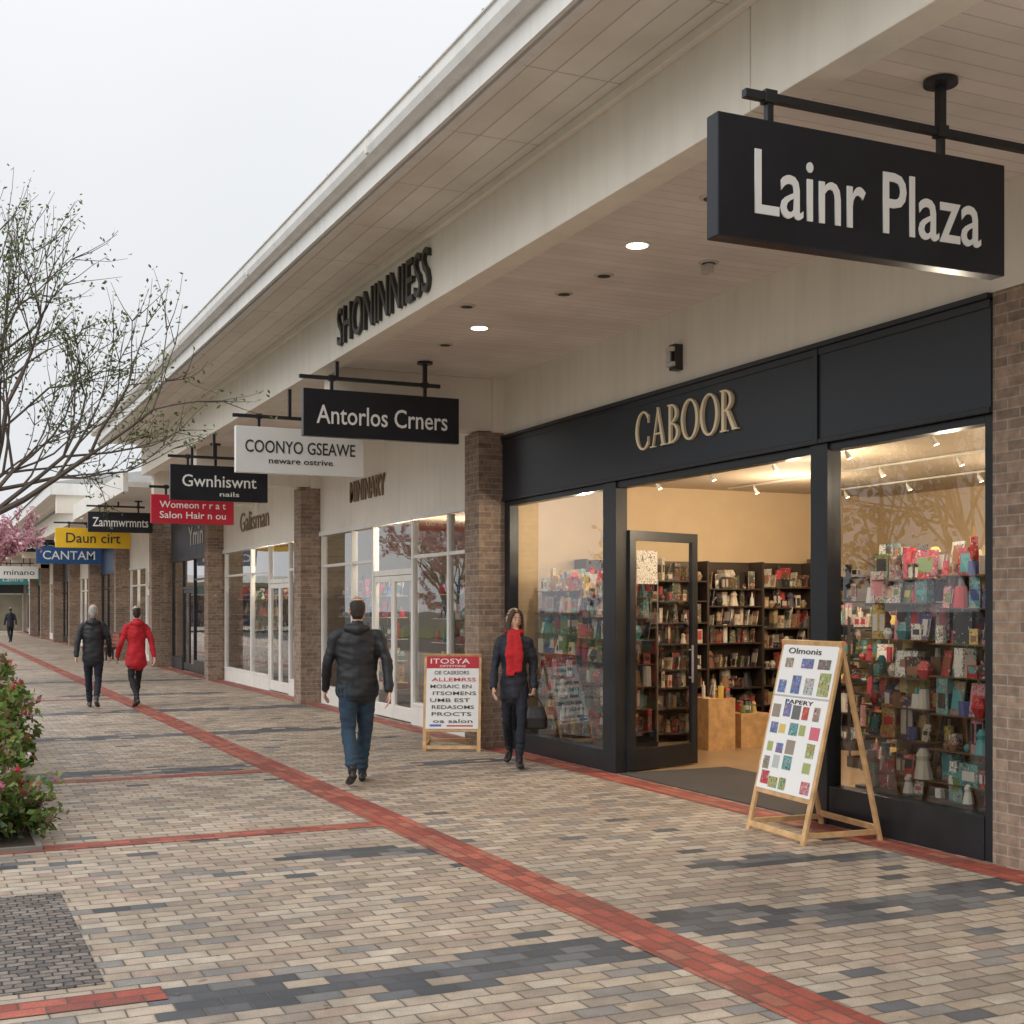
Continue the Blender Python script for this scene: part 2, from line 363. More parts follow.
def row(mb,x0,x1,y0,y1,z,pal,dens=.11,s=1.0,gap=.06):
    L=math.hypot(x1-x0,y1-y0); n=int(L/dens)
    for i in range(n):
        if R()<gap: continue
        t=(i+.5+U(-.3,.3))/n; item(mb,x0+(x1-x0)*t+U(-.02,.02),y0+(y1-y0)*t,z,pal,s*U(.7,1.3))

def shop_interior(par,y0,y1,xb,wall,front=6.62,H=3.25,pal=PAL,win=(),tag='shop',den=.105,panel=False):
    mb=MB()
    mb.box(front,xb,y0,y1,-.2,.006,'woodf')
    mb.box(xb,xb+.1,y0,y1,0,H,wall); mb.box(front,xb,y1,y1+.08,0,H,wall); mb.box(front,xb,y0-.08,y0,0,H,wall)
    mb.box(front,xb,y0,y1,H,H+.08,'ceil_in')
    mb.build(tag+'_interior',par)
    mb=MB()
    for (a,b,zs) in win:
        for z in zs:
            mb.box(6.80,7.16,a,b,z-.010,z,'woodd' if panel else 'shelfw')
            for xx in (6.86,6.97,7.08): row(mb,xx,xx,a+.04,b-.04,z,pal,den,1.15 if xx<6.9 else 1.3)
        mb.box(6.75,7.2,a,b,.01,zs[0]-.12,'shelf')
        row(mb,6.82,6.82,a+.04,b-.04,zs[0]-.12,pal,.13,.9)
        if panel: mb.box(7.17,7.185,a,b,.2,zs[-1]-.08+U(-.1,.05),'woodd')
        n=max(2,int((b-a)/.9)+1)
        for i in range(n):
            yy=a+.01+(b-a-.02)*i/(n-1); mb.cyl((7.2,yy,.2),(7.2,yy,zs[-1]+.2),.008,.008,'steel',6)
    for z in (.35,.7,1.05,1.4,1.75,2.1):
        mb.box(xb-.4,xb-.02,y0+.2,y1-.2,z-.02,z,'shelf'); row(mb,xb-.25,xb-.25,y0+.25,y1-.25,z,pal,.13,1.3)
    mb.build(tag+'_display_shelves',par)

def plight(loc,power,col=(1,.83,.60),r=.05,par=None,name='interior_lamp'):
    l=bpy.data.lights.new(name,'POINT'); l.energy=power; l.color=col; l.shadow_soft_size=r
    o=bpy.data.objects.new(name,l); o.location=loc; scene.collection.objects.link(o)
    if par: parent(o,par)
    return o

bld=empty('shopping_plaza_building',(6.5,12,0))
mb=MB()
def post(y0,y1,z0=0,z1=3.0,x0=6.50,x1=6.62,m='black'): mb.box(x0,x1,y0,y1,z0,z1,m)
post(14.2,14.35); post(11.55,11.82,x0=6.48); post(8.16,8.37,x0=6.48); post(6.45,6.53)
mb.box(6.49,6.63,11.82,14.2,0,.22,'black'); mb.box(6.5,6.62,11.82,14.2,2.94,3.0,'black')
mb.box(6.49,6.63,6.53,8.16,0,.30,'black'); mb.box(6.5,6.62,6.53,8.16,2.94,3.0,'black')
mb.box(6.5,6.62,8.37,11.55,2.93,3.0,'black')
mb.box(6.47,6.62,8.30,14.35,3.003,3.75,'blackband'); mb.box(6.47,6.62,6.45,8.25,3.003,3.75,'blackband')
mb.box(6.45,6.62,8.25,8.30,3.0,3.76,'black')
mb.box(6.44,6.62,6.45,14.35,3.76,3.80,'black'); mb.box(6.455,6.47,6.45,8.25,3.0,3.04,'black'); mb.box(6.455,6.47,8.30,14.35,3.0,3.04,'black')
mb.box(6.46,6.47,8.30,14.35,3.70,3.76,'black'); mb.box(6.46,6.47,6.45,8.25,3.70,3.76,'black')
mb.build('black_shopfront_frame',bld,bevel=.006)
mb=MB()
for a,b,z0 in ((11.82,14.2,.22),(6.53,8.16,.30)):
    mb.face([(6.56,b,z0),(6.56,a,z0),(6.56,a,2.94),(6.56,b,2.94)],'glass')
mb.build('shopfront_glass',bld)
serif('CABOOR',(6.468,10.22,3.44),1.74,.37,'gold',FACE_W,bld,'gold_fascia_lettering')
T=Matrix.Translation((6.62,11.53,0))@Matrix.Rotation(math.radians(18),4,'Z')
mb=MB()
mb.box(0,.09,-.025,.025,.02,2.5,'black',T=T); mb.box(1.0,1.09,-.025,.025,.02,2.5,'black',T=T)
mb.box(.09,1.0,-.025,.025,.02,.24,'black',T=T); mb.box(.09,1.0,-.025,.025,2.4,2.5,'black',T=T)
mb.face([T@Vector(p) for p in ((.09,0,.24),(1.0,0,.24),(1.0,0,2.4),(.09,0,2.4))],'glass')
mb.box(.12,.45,-.006,-.003,1.95,2.3,'merch',(.8,.78,.7),T=T)
mb.cyl(T@Vector((.95,-.07,.9)),T@Vector((.95,-.07,1.3)),.014,.014,'steel'); mb.cyl(T@Vector((.95,-.07,.95)),T@Vector((.95,-.02,.95)),.01,.01,'steel'); mb.cyl(T@Vector((.95,-.07,1.25)),T@Vector((.95,-.02,1.25)),.01,.01,'steel')
mb.build('open_glass_door',bld,bevel=.004)
shop_interior(bld,6.5,14.25,12.2,'warmwall',win=((6.6,7.38,(.42,.66,.92,1.2,1.44,1.7,1.94)),(7.4,8.15,(.42,.7,.94,1.17,1.46,1.74,1.92)),(11.9,13.0,(.38,.62,.86,1.1,1.36,1.6,1.82)),(13.02,14.12,(.38,.66,.9,1.16,1.4,1.64,1.9))),tag='gift_shop',den=.09,panel=True)
mb=MB()
mb.box(7.4,11.7,14.19,14.22,0,2.3,'shelf')
sec=[7.4,8.3,9.15,10.0,10.85,11.7]
for a,b in zip(sec[:-1],sec[1:]):
    zz=.12
    while zz<2.15:
        mb.box(a,b,13.9,14.2,zz-.018,zz,'shelf'); row(mb,a+.04,b-.04,14.0,14.0,zz,PALD,.11,1.1,.12); row(mb,a+.04,b-.04,14.1,14.1,zz,PALD,.12,1.25,.1); zz+=U(.22,.33)
    mb.box(a-.015,a+.015,13.89,14.2,0,2.3,'shelf')
mb.build('wall_shelving',bld)
mb=MB(); mb.box(6.5,7.8,8.45,11.5,0,.012,'darkmat'); mb.build('entrance_mat',bld)
mb=MB()
for (x,y,w,d,h) in ((8.5,12.9,.38,.38,.62),(9.0,12.95,.42,.42,.42),(10.2,11.2,.9,.5,.8),(9.6,9.4,.5,.8,.85)):
    mb.box(x,x+w,y,y+d,0,h,'wood')
    for _ in range(8): item(mb,x+U(.05,w-.05),y+U(.05,d-.05),h,PAL,.9)
for (x,y) in ((9.3,10.6),(10.4,9.0),(9.0,8.0),(10.3,12.6)):
    mb.box(x-.3,x+.3,y-.4,y+.4,0,.12,'shelf')
    for z in (.12,.45,.8,1.15,1.5):
        mb.box(x-.28,x+.28,y-.38,y+.38,z-.02,z,'shelf')
        for xx in (-.2,0,.2): row(mb,x+xx,x+xx,y-.35,y+.35,z,PAL,.11)
    for sx in (-.28,.28):
        for sy in (-.38,.38): mb.cyl((x+sx,y+sy,.1),(x+sx,y+sy,1.6),.012,.012,'shelf',6)
mb.build('display_plinths',bld)
mb=MB()
for X in (8.0,9.4,10.8):
    mb.box(X-.012,X+.012,7.2,13.8,3.22,3.24,'shelfw')
    for i in range(6):
        y=7.5+i*1.15; mb.cyl((X,y,3.22),(X,y,3.18),.008,.008,'shelfw',6)
        mb.cyl((X,y,3.19),(X+.03,y-.022,3.125),.017,.027,'shelfw',10); mb.cyl((X+.031,y-.023,3.123),(X+.032,y-.024,3.119),.024,.024,'lamp',10)
mb.build('track_spotlights',bld)
for (x,y) in ((9.3,12.3),(8.2,10.4),(10.5,9.6),(8.8,7.6)): plight((x,y,2.75),74,par=bld)
for y in (7.3,13.0): plight((6.9,y,2.72),32,col=(1,.86,.68),par=bld,name='window_lamp')
mb=MB()
for (x,y,z) in ((7.2,6.75,2.35),(7.5,7.3,2.55),(7.3,13.2,2.5)):
    mb.cyl((x,y,z),(x,y,3.25),.004,.004,'black',6); mb.cyl((x,y,z+.12),(x,y,z),.03,.11,'steel',16,caps=False); mb.cyl((x,y,z+.02),(x,y,z+.05),.03,.03,'lamp',12)
mb.build('pendant_lamps',bld)

def bay(par,y0,y1,frame,fascia,mull,door=None,riser=.28,top=3.0,ftop=4.5,wall='greenwall',rise='white',tag='shop',light=45,pal=PAL,x=6.52,xb=9.8,dl=.5):
    mb=MB()
    mb.box(x,x+.14,y0,y1,top,ftop,fascia)
    mb.box(x-.03,x,y0,y1,top-.02,top+.06,frame)
    for i,yy in enumerate(mull): mb.box(x+.01,x+.11,yy-.035,yy+.035,0,top-.02,frame)
    gm=MB()
    for a,b in zip(mull[:-1],mull[1:]):
        a2,b2=a+.035,b-.035
        if door and abs(a-door[0])<.01:
            mb.box(x+.02,x+.1,a2,b2,2.2,2.28,frame)
            mid=(a2+b2)/2
            for (p,q) in ((a2,mid-.005),(mid+.005,b2)):
                mb.box(x+.03,x+.08,p,p+.07,.02,2.19,frame); mb.box(x+.03,x+.08,q-.07,q,.02,2.19,frame)
                mb.box(x+.03,x+.08,p+.07,q-.07,.02,.22,frame); mb.box(x+.03,x+.08,p+.07,q-.07,2.1,2.19,frame)
                gm.face([(x+.055,q-.07,.22),(x+.055,p+.07,.22),(x+.055,p+.07,2.1),(x+.055,q-.07,2.1)],'glass')
            gm.face([(x+.05,b2,2.28),(x+.05,a2,2.28),(x+.05,a2,top-.02),(x+.05,b2,top-.02)],'glass')
        else:
            mb.box(x,x+.12,a2,b2,0,riser,rise); mb.box(x-.01,x+.13,a2,b2,riser,riser+.04,frame)
            if b2-a2>1: mb.box(x+.02,x+.1,a2,b2,2.42,2.47,frame)
            gm.face([(x+.05,b2,riser+.04),(x+.05,a2,riser+.04),(x+.05,a2,top-.02),(x+.05,b2,top-.02)],'glass')
    mb.build(tag+'_frame',par,bevel=.005); gm.build(tag+'_glass',par)
    wins=[(a+.1,b-.1,(.5,.85,1.2,1.55,1.9)) for a,b in zip(mull[:-1],mull[1:]) if not(door and abs(a-door[0])<.01)]
    shop_interior(par,y0,y1,xb,wall,win=wins,tag=tag,pal=pal,H=3.1,front=6.68,den=.12)
    plight((8.0,(y0+y1)/2,2.75),light,(1,.86,.66),par=par)
    if dl: plight((6.95,(y0+y1)/2,2.8),light*dl,(1,.88,.72),par=par,name='window_lamp')
bay(bld,14.8,22.4,'white','cream',[14.85,16.3,17.7,19.5,20.6,22.35],door=(17.7,19.5),tag='boutique',light=85)
bay(bld,22.85,30.5,'white','cream',[22.95,24.6,26.2,27.8,30.4],door=(24.6,26.2),tag='clothing_shop',light=85)
bay(bld,30.95,37.5,'black','blackband',[31,32.6,34.2,35.8,37.4],door=(34.2,35.8),riser=.3,rise='black',tag='dark_shop',wall='warmwall',top=3.0,ftop=4.2,light=60,dl=0)
text('MININARY',(6.50,19.7,3.62),1.75,.34,'bronze2',FACE_W,bld,'boutique_lettering',.012,.006)
text('Galisman',(6.505,27.4,3.6),2.6,.42,'bronze2',FACE_W,bld,'clothing_lettering',.006)
text('Ymin',(6.505,33.8,3.6),1.9,.5,'lettw',FACE_W,bld,'dark_shop_lettering',.006)
mb=MB()
mb.box(6.49,6.62,-8,14.36,3.803,4.5,'cream')
mb.box(6.62,12.4,-8,38,3.4,3.45,'cream')
mb.box(6.5,6.8,-8,5.55,0,3.8,'cream')
mb.box(6.49,6.66,5.55,6.449,0,3.8,'brick')
for y in (14.352,22.4,30.5): mb.box(6.16,6.68,y,y+.447,0,3.84,'brick')
for y in (14.352,22.4,30.5): mb.box(6.35,6.62,y,y+.447,3.84,4.5,'cream')
mb.build('brick_piers',bld)
YE=27.3
mb=MB()
mb.box(4.33,6.49,-8,YE-.1,4.5,4.54,'ceil')
mb.build('soffit_ceiling',bld)
mb=MB()
ys=[-8,-2.2,5.86,13.6,21.6,YE-.1]
for a,b in zip(ys[:-1],ys[1:]): mb.box(4.13,4.33,a+.004,b-.004,4.42,5.05,'cream')
mb.box(4.15,4.31,-8,YE-.1,4.43,5.04,'shelf')
mb.box(4.075,4.13,-8,YE-.1,4.99,5.055,'cream')
for y in (14.42,22.45,YE-.4): mb.box(4.33,6.42,y,y+.3,3.86,4.5,'cream')
mb.build('cream_fascia_beam',bld,bevel=.006)
mb=MB()
mb.box(3.28,4.13,-8,YE,5.056,5.08,'over')
mb.build('eave_soffit',bld)
mb=MB()
mb.box(3.25,3.28,-8,YE,5.03,5.27,'gutter')
mb.box(3.30,3.36,-8,YE,5.02,5.056,'gutter')
prof=[(3.25,5.19),(3.2,5.185),(3.155,5.21),(3.135,5.26),(3.135,5.335),(3.12,5.34),(3.12,5.352),(3.15,5.352),(3.15,5.26),(3.17,5.225),(3.25,5.215)]
for (a,b) in zip(prof,prof[1:]+prof[:1]): mb.face([(a[0],-8,a[1]),(a[0],YE+.05,a[1]),(b[0],YE+.05,b[1]),(b[0],-8,b[1])],'gutter')
mb.face([(x,YE+.05,z) for x,z in prof],'gutter')
for yy in [ -6+1.1*i for i in range(30)]: mb.box(3.118,3.25,yy,yy+.025,5.353,5.358,'steel')
for yy in (1.5,5.5,9.5,13.5,17.5,21.5,25.5): mb.box(3.132,3.16,yy,yy+.05,5.22,5.33,'white')
mb.build('white_gutter',bld)
mb=MB()
mb.face([(3.2,-8,5.3),(12.5,-8,7.0),(12.5,YE+.05,7.0),(3.2,YE+.05,5.3)],'roof')
mb.face([(3.28,YE+.04,5.08),(12.5,YE+.04,5.08),(12.5,YE+.04,6.99),(3.28,YE+.04,5.30)],'white')
mb.box(12.3,12.5,-8,38,0,7,'cream')
mb.box(3.9,12.3,YE+.1,37.0,4.2,4.3,'white')
mb.box(3.8,3.9,YE+.1,37.0,4.1,4.5,'white')
mb.box(6.4,6.5,YE+.1,37.0,4.32,4.9,'cream')
mb.build('roof',bld)
text('SHONINNIESS',(4.11,12.05,4.72),2.75,.40,'bronze',FACE_W,bld,'beam_lettering',.02,.0)
mb=MB()
for (x,y) in ((5.01,8.59),(5.06,11.78)):
    mb.cyl((x,y,4.5),(x,y,4.485),.105,.1,'white',24); mb.cyl((x,y,4.4845),(x,y,4.481),.08,.08,'lamp',24)
for (x,y) in ((5.22,9.5),(5.8,8.8),(5.2,10.2),(4.6,11),(5.06,12.7),(4.9,7.4)):
    mb.cyl((x,y,4.5),(x,y,4.487),.085,.08,'shelfw',20); mb.cyl((x,y,4.4865),(x,y,4.484),.055,.055,'shelf',20)
mb.box(5.77,5.83,8.77,8.87,4.41,4.483,'shelfw')
mb.build('recessed_downlights',bld)
for (x,y) in ((5.01,8.59),(5.06,11.78)):
    l=bpy.data.lights.new('downlight','SPOT'); l.energy=40; l.color=(1,.86,.66); l.spot_size=math.radians(130); l.spot_blend=.7; l.shadow_soft_size=.06
    o=bpy.data.objects.new('downlight',l); o.location=(x,y,4.47); scene.collection.objects.link(o); parent(o,bld)
mb=MB(); mb.box(6.40,6.49,10.28,10.38,3.93,4.17,'bronze'); mb.box(6.37,6.40,10.27,10.39,3.96,4.0,'shelfw'); mb.box(6.36,6.4,10.28,10.38,4.1,4.14,'shelfw'); mb.cyl((6.37,10.33,4.0),(6.37,10.33,4.1),.025,.025,'steel',10)
mb.build('wall_lantern',bld)

# ---- second building
b2=empty('shopping_plaza_building.001',(6.5,60,0))
y=38.0
specs=[('white','cream','greenwall','white'),('black','signblue','warmwall','black'),('white','cream','warmwall','white'),('black','blackband','greenwall','black'),('white','cream','greenwall','white'),('black','signteal','warmwall','black'),('white','cream','warmwall','white')]
for i_,(fr,fa,wl,rs) in enumerate(specs):
    bay(b2,y+.45,y+7.5,fr,fa,[y+.5,y+2.3,y+4.1,y+5.8,y+7.45],door=(y+2.3,y+4.1),tag='far_shop',wall=wl,rise=rs,light=90,ftop=4.3,dl=0)
    mb=MB(); mb.box(6.06,6.68,y,y+.447,0,4.2,'brick'); mb.build('pier',b2); y+=7.5
YB=90.5
mb=MB()
mb.box(4.1,6.5,37.3,YB,4.3,4.34,'ceil'); mb.box(3.95,4.1,37.3,YB,4.15,4.75,'cream'); mb.box(3.35,3.95,37.2,YB,4.85,4.9,'over')
mb.box(3.25,3.35,37.2,YB,4.82,5.12,'gutter')
mb.face([(3.2,37.15,5.13),(6.2,38.6,5.75),(6.2,YB,5.75),(3.2,YB,5.13)],'roof'); mb.face([(3.2,37.15,5.13),(12,37.15,5.13),(12,38.6,5.75),(6.2,38.6,5.75)],'roof')
mb.box(3.25,12,37.15,37.25,4.8,5.12,'gutter'); mb.box(3.4,6.5,37.25,37.6,4.3,4.9,'cream')
for yy in (45.5,53,60.5,68,75.5,83): mb.box(4.1,6.5,yy,yy+.3,3.9,4.3,'cream')
mb.box(12,12.2,37,YB,0,5,'cream')
mb.build('roof_canopy',b2)
b3=empty('distant_shop_building',(0,100,0))
mb=MB(); mb.box(-14,14,98,108,0,3.6,'cream'); mb.box(-14.5,14.5,96,108.5,3.6,4.1,'gutter')
fc=['signblue','signred','signteal','blackband','signyel','blackband','signteal','signred']
for i in range(8):
    x=-13.5+i*3.4; mb.box(x,x+3.2,97.9,98,2.75,3.35,fc[i]); mb.box(x+.1,x+1.4,97.95,98,.3,2.65,'blackband'); mb.box(x+1.6,x+3.1,97.95,98,.1,2.65,'greenwall'); mb.box(x+3.2,x+3.4,97.8,98,0,3.6,'brick')
mb.build('walls',b3)

# ------------------------------------------------------------ hanging signs
def hsign(x0,x1,y,z0,z1,m,lines,zc=4.5,bar=True,th=.09,lm='lettw'):
    e=empty('hanging_sign',((x0+x1)/2,y,(z0+z1)/2))
    mb=MB(); mb.box(x0,x1,y,y+th,z0,z1,m); mb.build('sign_panel',e,bevel=.006)
    mb=MB(); w=x1-x0; yc=y+th/2; bz=z1+.13
    hx=[x0+w*.18,x1-w*.22]
    for x in hx: mb.box(x-.018,x+.018,yc-.018,yc+.018,z1-.005,bz,'black'); mb.box(x-.035,x+.035,yc-.028,yc+.028,bz-.03,bz+.035,'black')
    mb.box(x0+w*.1 if bar==2 else x0-w*.02,6.45 if bar==2 else x1-w*.12,yc-.02,yc+.02,bz-.02,bz+.022,'black')
    for x in ([hx[1]] if bar==2 else hx):
        if x>4.3:
            mb.box(x-.022,x+.022,yc-.022,yc+.022,bz+.022,zc,'black'); mb.cyl((x,yc,zc-.002),(x,yc,zc-.03),.09,.09,'black',20)
    if bar!=2: mb.box(4.16,4.2,yc-.02,yc+.02,bz+.02,4.425 if zc>4.4 else 4.16,'black')
    else: mb.box(6.45,6.49,yc-.05,yc+.05,bz-.07,bz+.07,'black')
    mb.build('sign_bracket',e,bevel=.003)
    for (s,cx,cz,tw,thh,*r) in lines:
        text(s,(x0+w*cx,y-.003,z0+(z1-z0)*cz),w*tw,(z1-z0)*thh,r[0] if r else lm,FACE_S,e,'sign_lettering',.003,.006)
    return e
hsign(3.48,5.32,5.2,3.49,4.09,'signblack',[('Lainr Plaza',.51,.48,.79,.53)],bar=2,th=.1)
hsign(3.79,5.62,13.67,3.58,4.10,'signblack',[('Antorlos Crners',.5,.47,.84,.40)])
hsign(3.5,5.13,15.67,3.36,3.93,'signwhite',[('COONYO GSEAWE',.5,.58,.86,.27),('neware ostrive',.5,.28,.5,.12)],lm='lettk')
hsign(3.5,5.02,20.2,3.37,3.92,'signblack',[('Gwnhiswnt',.5,.56,.76,.34),('nails',.6,.2,.2,.13)])
hsign(3.5,4.88,22.0,3.12,3.6,'signred',[('Womeon r r a t',.5,.66,.8,.24),('Salon Hair n ou',.5,.3,.8,.24)])
hsign(3.5,4.95,30.9,3.45,3.92,'signblack',[('Zammwrmnts',.5,.5,.86,.45)],zc=4.2)
hsign(3.2,5.1,35.4,3.28,3.8,'signyel',[('Daun cirt',.5,.5,.72,.5)],lm='lettk',zc=4.2)
hsign(3.2,5.1,41.5,3.05,3.58,'signblue',[('CANTAM',.5,.5,.8,.5)],zc=4.3)
hsign(2.9,5.0,50,3.75,4.2,'signblack',[('Borton',.5,.5,.8,.5)],zc=4.3)
hsign(3.2,4.8,61,3.0,3.55,'signwhite',[('minano',.5,.5,.8,.4)],lm='lettk',zc=4.3)
hsign(3.6,5.0,70,2.9,3.4,'signteal',[('Lamre',.5,.5,.7,.4)],zc=4.3)
hsign(3.9,5.3,79,3.1,3.6,'signred',[('Orna',.5,.5,.7,.4)],zc=4.3)

# ------------------------------------------------------------ sandwich boards
def aframe(fl,fr,depth,h,kind,name='sandwich_board'):
    fl=Vector((*fl,0)); fr=Vector((*fr,0)); ax=(fr-fl); W=ax.length; ax.normalize()
    nrm=Vector((-ax.y,ax.x,0))
    e=empty(name,(fl+fr)/2)
    L=math.hypot(depth/2,h)
    up=(nrm*(depth/2)+Vector((0,0,h))).normalized(); nb=ax.cross(up)*-1
    if (nb.dot(nrm))<0: nb=-nb
    F=Matrix((( ax.x,nb.x,up.x,fl.x),(ax.y,nb.y,up.y,fl.y),(ax.z,nb.z,up.z,fl.z),(0,0,0,1)))
    mb=MB(); t=.045
    mb.box(0,t,0,.025,.0,L,'wood',T=F); mb.box(W-t,W,0,.025,.0,L,'wood',T=F)
    mb.box(t,W-t,.002,.023,L-t,L-.001,'wood',T=F); mb.box(t,W-t,.002,.023,L*.20,L*.20+t,'wood',T=F)
    mb.box(t,W-t,.01,.018,L*.20+t,L-t,'shelfw',T=F)
    up2=(-nrm*(depth/2)+Vector((0,0,h))).normalized(); B0=fl+nrm*depth
    nb2=(nrm-up2*nrm.dot(up2)).normalized()
    B=Matrix((( ax.x,nb2.x,up2.x,B0.x),(ax.y,nb2.y,up2.y,B0.y),(ax.z,nb2.z,up2.z,B0.z),(0,0,0,1)))
    mb.box(0,t,-.025,0,0,L,'wood',T=B); mb.box(W-t,W,-.025,0,0,L,'wood',T=B)
    mb.box(t,W-t,-.023,-.002,L*.05,L*.05+t,'wood',T=B); mb.box(t,W-t,-.023,-.002,L-t,L-.001,'wood',T=B)
    for q in (.02,W-.045):
        a=fl+ax*q
        S=Matrix(((ax.x,nrm.x,0,a.x),(ax.y,nrm.y,0,a.y),(0,0,1,0),(0,0,0,1)))
        mb.box(0,.025,.03,depth-.03,.045,.085,'wood',T=S)
    mb.box(t,W-t,.002,.023,.03,.075,'wood',T=F)
    mb.build('timber_frame',e,bevel=.003)
    pb=MB(); z0=L*.20+t-.01; z1=L-t+.012
    x0=.03; x1=W-.03; yy=-.004
    pb.box(x0,x1,yy,.002,z0,z1,'plain',(.82,.82,.81),T=F)
    def rect(u0,u1,v0,v1,c,l=1):
        y_=yy-.0012*l; P=[(x0+(x1-x0)*u0,z0+(z1-z0)*v0),(x0+(x1-x0)*u1,z0+(z1-z0)*v0),(x0+(x1-x0)*u1,z0+(z1-z0)*v1),(x0+(x1-x0)*u0,z0+(z1-z0)*v1)]
        pb.face([F@Vector((a,y_,b)) for a,b in P],'merch' if l>1 else 'plain',c)
    def txt(s,cu,cv,w,h_,m):
        c=F@Vector((x0+(x1-x0)*cu,yy-.004,z0+(z1-z0)*cv))
        Rm=Matrix(((ax.x,up.x,-nb.x),(ax.y,up.y,-nb.y),(ax.z,up.z,-nb.z))).to_4x4()
        text(s,c,(x1-x0)*w,(z1-z0)*h_,m,Rm,e,'poster_lettering',.001,.004)
    if kind=='gift':
        rect(0,1,.633,.645,(.45,.45,.45))
        cols=[(.55,.05,.06),(.1,.35,.35),(.12,.2,.45),(.35,.4,.15),(.6,.15,.2),(.3,.25,.2),(.65,.5,.15),(.15,.15,.15),(.45,.5,.5)]
        for r in range(5):
            for c in range(5):
                u=.05+c*.185+U(-.02,.02); v=.025+r*.118+U(-.01,.01)
                if R()<.92: rect(u,u+U(.10,.17),v,v+U(.06,.10),random.choice(cols),2 if R()<.6 else 1)
        for c in range(4): rect(.05+c*.24,.05+c*.24+U(.14,.2),.66,.74+U(0,.08),random.choice(cols),2)
        for c in range(3): rect(.1+c*.3,.1+c*.3+U(.14,.22),.835,.90,random.choice(cols),2)
        txt('Olmonis',.42,.95,.6,.04,'lettk'); txt('PAPERY',.5,.605,.5,.028,'lettk')
    else:
        rect(0,1,.83,1,(.5,.02,.04)); txt('ITOSYA',.45,.93,.75,.07,'lettw'); txt('OFFSTONE',.5,.86,.5,.03,'lettw')
        for i,s in enumerate(('OE CASRSORS','ALLEMRSS','MOSAIC EN','ITSOMENS','UMB EST','REDASOMS','PROCTS','oa salon')):
            txt(s,.5+U(-.05,.05),.77-i*.095,U(.6,.85),.05,'lettk' if i!=1 else 'lettred')
        rect(.08,.3,.03,.06,(.1,.15,.5)); rect(.4,.9,.03,.05,(.5,.05,.05))
    pb.build('poster',e)
aframe((5.78,8.26),(5.71,7.46),.68,1.46,'gift')
aframe((5.40,14.28),(6.02,13.98),.62,1.15,'sale')

# ------------------------------------------------------------ people
def loft(V,F,L,secs,lab,side=Vector((1,0,0)),n=16,cap=True):
    S=[]
    for a,b in zip(secs[:-1],secs[1:]):
        d=(Vector(b[0])-Vector(a[0])).length; k=max(1,int(d/.025))
        for i in range(k):
            t=i/k; S.append((Vector(a[0]).lerp(Vector(b[0]),t),a[1]+(b[1]-a[1])*t,a[2]+(b[2]-a[2])*t))
    S.append((Vector(secs[-1][0]),secs[-1][1],secs[-1][2]))
    for _ in range(3):
        S=[S[0]]+[((S[i-1][0]+S[i][0]*2+S[i+1][0])/4,(S[i-1][1]+2*S[i][1]+S[i+1][1])/4,(S[i-1][2]+2*S[i][2]+S[i+1][2])/4) for i in range(1,len(S)-1)]+[S[-1]]
    T0=(S[1][0]-S[0][0]).normalized(); T1=(S[-1][0]-S[-2][0]).normalized()
    if cap:
        pre=[(S[0][0]-T0*S[0][2]*q,S[0][1]*r,S[0][2]*r) for q,r in ((.62,.45),(.38,.8))]
        post=[(S[-1][0]+T1*S[-1][2]*q,S[-1][1]*r,S[-1][2]*r) for q,r in ((.38,.8),(.62,.45))]
        S=pre+S+post
    base=len(V)
    for i,(p,rx,ry) in enumerate(S):
        t=(S[min(i+1,len(S)-1)][0]-S[max(i-1,0)][0]).normalized()
        a=(side-t*side.dot(t)).normalized(); b=t.cross(a)
        for j in range(n):
            q=2*math.pi*j/n; V.append(p+a*math.cos(q)*rx+b*math.sin(q)*ry); L.append(lab)
    m=len(S)
    for i in range(m-1):
        for j in range(n):
            k=(j+1)%n; F.append((base+i*n+j,base+i*n+k,base+(i+1)*n+k,base+(i+1)*n+j))
    F.append(tuple(base+j for j in reversed(range(n)))); F.append(tuple(base+(m-1)*n+j for j in range(n)))
def remesh(V,F,vox,sm=3):
    me=bpy.data.meshes.new('tmp'); me.from_pydata([tuple(v) for v in V],[],F); me.update()
    bm=bmesh.new(); bm.from_mesh(me); bmesh.ops.recalc_face_normals(bm,faces=bm.faces); bm.to_mesh(me); bm.free()
    o=bpy.data.objects.new('tmp',me); scene.collection.objects.link(o)
    r=o.modifiers.new('r','REMESH'); r.mode='VOXEL'; r.voxel_size=vox; r.use_smooth_shade=True
    s=o.modifiers.new('s','SMOOTH'); s.iterations=sm; s.factor=.5
    bpy.context.view_layer.update()
    out=bpy.data.meshes.new_from_object(o.evaluated_get(bpy.context.evaluated_depsgraph_get()))
    bpy.data.objects.remove(o); return out
def cloth(name,col,rough=.85): return mat(name,col,rough,var=.18,vscale=9,bump=.35,bscale=25)
M['skin']=mat('skin',(.60,.37,.27),.5,var=.06,vscale=20)
M['lips']=mat('lips',(.4,.12,.1),.45)
